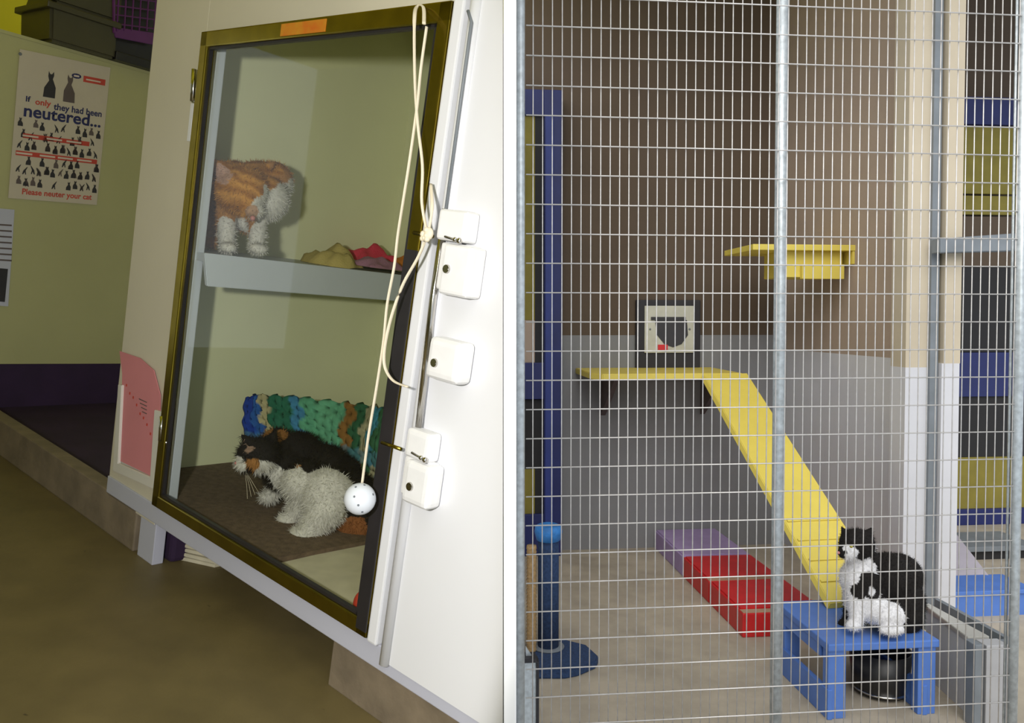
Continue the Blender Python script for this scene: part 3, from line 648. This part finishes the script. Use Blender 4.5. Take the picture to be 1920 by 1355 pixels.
obj('board', prism([t0, t1, b1, b0], (-.012, .004, -.028), bevel=.003), M['yellow'], ra)
dr = (b0-t0).normalized(); nrm = (t1-t0).cross(b0-t0).normalized(); nrm = nrm if nrm.z > 0 else -nrm
for k in range(1, 14):
    t = k/14; a = t0.lerp(b0, t); b = t1.lerp(b1, t); e = (b-a).normalized()
    if k >= 10: obj('tread_strip', prism([a+e*.01+nrm*.001, b-e*.01+nrm*.001, b-e*.01+dr*.012+nrm*.001, a+e*.01+dr*.012+nrm*.001], nrm*.006), M['yellow'], ra)
# -------- red and lavender low boxes along the back-left
def zpt(u, v, z): return hit(u, v, 2, z)
xb = hit(1385, 1188, 2, 0).x; BH = .112; xw = .40
def crate(name, y0, y1, m, label, rim=None, xx=None):
    t = thing(name, (xb+xw/2, (y0+y1)/2, 0), label, 'step box')
    obj('box', bx(xb, xb+xw, y0, y1, 0, BH, bevel=.006), m, t)
    if rim:
        obj('edge_strip', bx(xb+.004, xb+xw-.004, y0+.004, y0+.045, BH-.001, BH+.003, bevel=.001), rim, t)
        obj('lid', bx(xb+.012, xb+xw-.012, y0+.055, y1-.012, BH, BH+.006, bevel=.002), m, t)
    else: obj('lid', bx(xb+.01, xb+xw-.01, y0+.01, y1-.01, BH, BH+.006, bevel=.002), m, t)
    return t
yl = zpt(1290, 1043, BH).y; ym = zpt(1330, 1090, BH).y; y0_ = zpt(1390, 1150, BH).y
crate('step_box', yl+.004, D-.01, M['lavender'], 'lavender low wooden box against the back wall')
crate('step_box', ym+.004, yl-.004, M['red'], 'red low box touching the lavender box', M['red_l'])
crate('step_box', y0_, ym-.004, M['red'], 'red low box nearest the stool, with its front face showing', M['red_l'])
# -------- yellow wall shelf on the side wall
ws = thing('wall_shelf', (L-.2, 4.35, 1.7), 'yellow wall shelf with a box bracket high on the side wall', 'shelf')
y1s = 4.12; za = hit(1500, 458, 1, y1s).z; zb = hit(1500, 469, 1, y1s).z; zc = hit(1500, 494, 1, y1s).z; zd = hit(1500, 522, 1, y1s).z
xs = hit(1412, 460, 1, y1s).x; xe = hit(1613, 460, 1, y1s).x
obj('board', bx(xs, xe, y1s, y1s+.42, zb, za, bevel=.003), M['yellow'], ws)
obj('end_board', bx(xe-.04, xe, y1s+.005, y1s+.42, zc, zb, bevel=.002), M['yellow'], ws)
obj('box_bracket', bx(hit(1481, 1, 1, y1s).x, hit(1596, 1, 1, y1s).x, y1s+.06, y1s+.3, zd+.01, zb, bevel=.003), M['yellow'], ws)
obj('front_panel', bx(hit(1515, 1, 1, y1s).x, hit(1595, 1, 1, y1s).x, y1s+.03, y1s+.06, zd, zc, bevel=.003), M['yellow'], ws)
# -------- blue stool
st = thing('stool', (1.5, 3.1, 0), 'low blue wooden stool with side runners, carrying the black and white cat', 'stool')
fl_ = hit(1566, 1214, 2, SZ); fr_ = hit(1763, 1193, 2, SZ); bl_ = hit(1472, 1118, 2, SZ)
fy = (fl_.y+fr_.y)/2; x0s, x1s, y1_ = fl_.x-.01, hit(1762, 1200, 1, fy).x, bl_.y-.05
print('stool', fl_, fr_, bl_)
obj('seat', bx(x0s, x1s, fy, y1_, SZ-.028, SZ, bevel=.005), M['blue'], st)
lw = .068
for (lx, ly) in ((x0s+.006, fy+.012), (x1s-lw-.006, fy+.012), (x0s+.006, y1_-lw-.01), (x1s-lw-.006, y1_-lw-.01)):
    obj('leg', bx(lx, lx+lw, ly, ly+lw*.6, 0, SZ-.028, bevel=.003), M['blue'], st)
for lx in (x0s+.002, x1s-lw+.01): obj('runner', bx(lx, lx+.018, fy+.005, y1_-.01, 0.0, .11, bevel=.003), M['blue'], st)
for lx in (x0s+.004, x1s-.03): obj('apron', bx(lx, lx+.02, fy+.07, y1_-.06, SZ-.07, SZ-.028), M['blue'], st)
bk = thing('bucket', (1.6, 3.25, 0), 'black plastic bucket with a metal rim standing under the blue stool', 'bucket')
bcx = hit(1650, 1250, 1, fy+.2).x
obj('shell', lathe([(.075, 0), (.1, .01), (.115, .17), (.108, .17), (.09, .02)], (bcx, fy+.2, 0)), M['dark_pl'], bk, smooth=True)
obj('rim', lathe([(.078, .012), (.084, .012), (.104, .02), (.1, .026)], (bcx, fy+.195, .0)), M['chrome'], bk, smooth=True)
# -------- scratching post
sp = thing('scratching_post', hit(1030, 1215, 2, 0), 'dark blue carpeted scratching post with a light blue plush top and rounded base', 'scratching post')
c0 = hit(1028, 1215, 2, .03)
th = hit(1027, 1000, 1, c0.y).z
bp_ = [(985, 1205), (1060, 1198), (1100, 1208), (1122, 1228), (1118, 1238), (1085, 1252), (1060, 1257), (1000, 1257), (985, 1250)]
obj('base', prism([hit(u, v, 2, .035) for u, v in bp_], (0, 0, -.035), bevel=.006), M['tube'], sp)
tr_ = px2m(20, c0.y)
obj('tube', lathe([(tr_, .035), (tr_, th)], c0*1-Vector((0, 0, .03)), 28), M['tube'], sp, smooth=True)
obj('plush_top', lathe([(tr_*.8, -.045), (tr_*1.15, -.035), (tr_*1.35, .0), (tr_*1.25, .022), (tr_*.9, .03), (tr_*.5, .015)], Vector((c0.x, c0.y, th+.01)), 28), M['cyan'], sp, smooth=True)
ro = px2m(9, c0.y); rx = hit(996, 1100, 1, c0.y-.02).x
obj('rope_post', lathe([(ro, .035)] + [(ro*(1.12 if k % 2 else .95), .035+(th-.08)*k/60) for k in range(1, 60)] + [(ro, th-.04)], Vector((rx, c0.y-.03, 0)), 14), M['rope'], sp, smooth=True)
obj('collar', lathe([(tr_*1.5, .035), (tr_*1.55, .04), (tr_*1.5, .043)], Vector((c0.x, c0.y, 0)), 28), M['pipe'], sp, smooth=True)
# -------- low divider between the runs
ld = thing('low_divider', (L+.05, 3.2, 0), 'low grey divider with an aluminium rail between the two runs', 'divider')
KZ = .27; ka = hit(1735, 1143, 2, KZ); kb = hit(1814, 1203, 2, KZ); ka2 = hit(1752, 1122, 2, KZ+.01); kb2 = hit(1886, 1196, 2, KZ+.01); rw = (hit(1853, 1200, 2, KZ)-kb).x
obj('rail', prism([ka, kb, kb+Vector((rw, .0, 0)), ka+Vector((.03, .03, 0))], (0, 0, .018), bevel=.002), M['alu'], ld)
obj('panel', prism([ka+Vector((.004, 0, 0)), kb+Vector((.004, 0, 0)), kb+Vector((.04, 0, 0)), ka+Vector((.04, 0, 0))], (0, 0, -KZ)), M['grey_l'], ld)
obj('track', prism([ka2, kb2, kb2+Vector((.02, 0, 0)), ka2+Vector((.02, 0, 0))], (0, 0, -.16)), M['pipe'], ld)
for (u0, u1, v, m) in ((1822, 1838, 1205, 'pipe'), (1843, 1884, 1206, 'grey_p'), (1884, 1900, 1206, 'pipe')):
    a = hit(u0, v, 1, kb.y-.08); b = hit(u1, v, 1, kb.y-.08)
    obj('end_post', bx(a.x, b.x, kb.y-.1, kb.y-.04, 0, a.z, bevel=.003), M[m], ld)
# -------- neighbouring run: pale ramp and blue box
rb = [hit(1762, 996, 1, 4.6), hit(1790, 996, 1, 4.6), hit(1876, 1106, 1, 3.64), hit(1764, 1112, 1, 3.64)]
tag(obj('pale_ramp', prism(rb, (0, .01, -.025), bevel=.002), M['white_ramp']), 'pale lilac ramp leading down to the blue box in the neighbouring run', 'ramp')
lb = thing('shade_block', (hit(1850, 1, 1, 4.5).x, 4.5, 0), 'dark grey block standing in for the shadows and grey beam behind the pale lilac ramp', 'shade block')  # dark block added for the shadowed floor and grey beam here
a = hit(1780, 1024, 1, 4.5); b = hit(1925, 1080, 1, 4.5)
obj('top', bx(a.x, b.x+.05, 4.47, 4.8, a.z-.03, a.z, bevel=.003), M['pipe'], lb); obj('front', bx(a.x+.01, b.x+.04, 4.5, 4.52, 0, a.z-.03), M['black_b'], lb)
a = hit(1762, 1108, 1, 3.62); b = hit(1925, 1150, 1, 3.62); zb_ = hit(1840, 1108, 1, 3.62).z
nb = thing('blue_box', (a.x+.2, 4.1, 0), 'low blue box at the foot of the pale lilac ramp', 'box')
obj('top', bx(a.x, b.x+.05, 3.62, 3.86, zb_-.02, zb_, bevel=.003), M['blue'], nb)
obj('front', bx(a.x+.005, b.x+.045, 3.63, 3.66, .0, zb_-.02), M['blue'], nb)
obj('side', bx(b.x+.015, b.x+.045, 3.66, 3.85, .0, zb_-.02), M['blue'], nb)
# -------- welded mesh front
MY = 2.075
mf_ = thing('mesh_front', (.7, MY, .0), 'galvanised welded wire front of the run on three round posts', 'fence')
def mx(u): return hit(u, 602, 1, MY).x
xa, xz = mx(986), mx(1906)
zk = [1.4452+.0764*k for k in range(-15, 15)]
cell = mx(1017.3)-mx(999.2)
zlo, zhi = .30, 2.46
prot = None; x = mx(999.2); i = 0; rnd = random.Random(4)
while x < xz-.004:
    if prot is None: prot = obj('wire', tube([(x, MY, zlo), (x, MY, zhi)], .0015, 6), M['wire'], mf_, smooth=True); px0 = x
    else:
        c = prot.copy(); C.objects.link(c); c.parent = mf_; c.location.x = x-px0+rnd.uniform(-.0006, .0006); c.location.y = 0; BASE[c.name] = BASE[prot.name]
    x += cell; i += 1
prot = None
for z in zk:
    if z < zlo or z > zhi: continue
    if prot is None: prot = obj('wire', tube([(xa, MY-.0035, z), (xz, MY-.0035, z)], .0018, 6), M['wire'], mf_, smooth=True); z0 = z
    else:
        c = prot.copy(); C.objects.link(c); c.parent = mf_; c.location.z = z-z0; BASE[c.name] = BASE[prot.name]
def post(u0, u1, y, slope=0):
    a = hit(u0, 640, 1, y-.012).x; b = hit(u1, 640, 1, y-.012).x; r_ = (b-a)/2
    return obj('post', tube([((a+b)/2, y, 0.0), ((a+b)/2, y, 2.9)], r_, 20), M['galv'], mf_, smooth=True)
post(969, 985, MY); post(1454, 1475, MY+.024); post(1908, 1925, MY+.0)
obj('edge_rod', tube([(mx(1902), MY+.012, 0), (mx(1902), MY+.012, 2.9)], .004, 8), M['galv'], mf_, smooth=True)
# small kick plate bracket at the foot of the left post
a = hit(986, 1240, 1, 2.2); b = hit(1006, 1240, 1, 2.2)
kp = thing('kick_post', (a.x, 2.2, 0), 'short grey corner post behind the left foot of the mesh', 'post')
obj('plate', bx(a.x-.03, b.x, 2.2, 2.23, .0, a.z, bevel=.003), M['galv'], kp)
obj('gap_seal', bx(b.x, b.x+.006, 2.19, 2.23, 0, a.z+.003), M['p_black'], kp)
obj('cap', bx(a.x-.02, b.x, 2.19, 2.235, a.z, a.z+.012), M['p_black'], kp)
obj('gusset', prism([hit(986, 1212, 1, 2.21), hit(1004, 1240, 1, 2.21), hit(986, 1240, 1, 2.21)], (0, .01, 0)), M['galv'], kp)
# ---- black and white cat on the stool
def Q(u, v, s=3.02): return dist(u, v, s)
qc = thing('cat', (1.55, 3.05, SZ), 'black and white cat sitting on the blue stool, facing left', 'cat')
r = lambda q: px2m(q, 3.02)
WB = (.74, .73, .74)
catbody('cat', [(Q(1607, 1020), r(31), (1.05, 1, .95)), (Q(1590, 1032, 2.98), r(17)), (Q(1582, 1036, 2.975), r(11)), (Q(1618, 1050, 3.04), r(30)), (Q(1612, 1085, 3.03), r(37)), (Q(1620, 1120, 3.03), r(38)),
                (Q(1665, 1085, 3.08), r(50)), (Q(1685, 1080, 3.1), r(44)), (Q(1680, 1125, 3.08), r(52)), (Q(1690, 1150, 3.05), r(40)), (Q(1665, 1150, 2.97), r(30), (1.2, 1, .8)),
                (Q(1600, 1172, 2.96), r(12), (1.2, 1, .8)), (Q(1583, 1170, 3.08), r(12), (1, 1, .9)), (Q(1672, 1180, 2.92), r(13), (1.9, 1, .75)), (Q(1718, 1165, 3.12), r(16), (.7, 1, 1.6)), (Q(1640, 1140, 3.0), r(30))],
        [(Q(1607, 1100, 3.0), r(22), Q(1606, 1168, 2.97), r(13)), (Q(1600, 1100, 3.1), r(18), Q(1590, 1168, 3.08), r(11)), (Q(1700, 1185, 3.1), r(10), Q(1725, 1120, 3.14), r(9))],
        [(Q(1587, 1003, 3.04), r(11), Q(1576, 985, 3.05), 1), (Q(1627, 1003, 3.01), r(12), Q(1634, 988, 3.01), 1)],
        [(Q(1590, 1100, 2.99), r(58), WB), (Q(1612, 1145, 2.96), r(42), WB), (Q(1665, 1160, 2.90), r(42), WB), (Q(1690, 1180, 2.9), r(22), WB), (Q(1635, 1070, 2.95), r(24), WB), (Q(1628, 1095, 2.98), r(26), BK), (Q(1612, 1108, 2.96), r(15), BK),
         (Q(1640, 1110, 2.95), r(10), WB), (Q(1610, 1010, 3.0), r(32), BK), (Q(1622, 1032, 2.96), r(17), BK), (Q(1592, 1016, 2.95), r(7), WB), (Q(1588, 1030, 2.95), r(9), WB), (Q(1597, 1040, 2.95), r(14), WB), (Q(1578, 1010, 3.0), r(9), BK), (Q(1583, 1035, 2.96), r(5), BK),
         (Q(1640, 1025, 3.0), r(8), WB), (Q(1580, 1168, 3.07), r(14), BK), (Q(1715, 1170, 3.1), r(22), BK)],
        BK, .0055, qc, fur_n=16000, fur_l=.012, seed=9)
obj('nose', sphere(Q(1572, 1036, 2.965), r(3), sub=2), M['nose'], qc, smooth=True)
obj('eye', sphere(Q(1596, 1024, 2.935), r(3.2), sub=2), M['eye'], qc, smooth=True); obj('eye', sphere(Q(1578, 1025, 2.98), r(3), sub=2), M['eye'], qc, smooth=True)
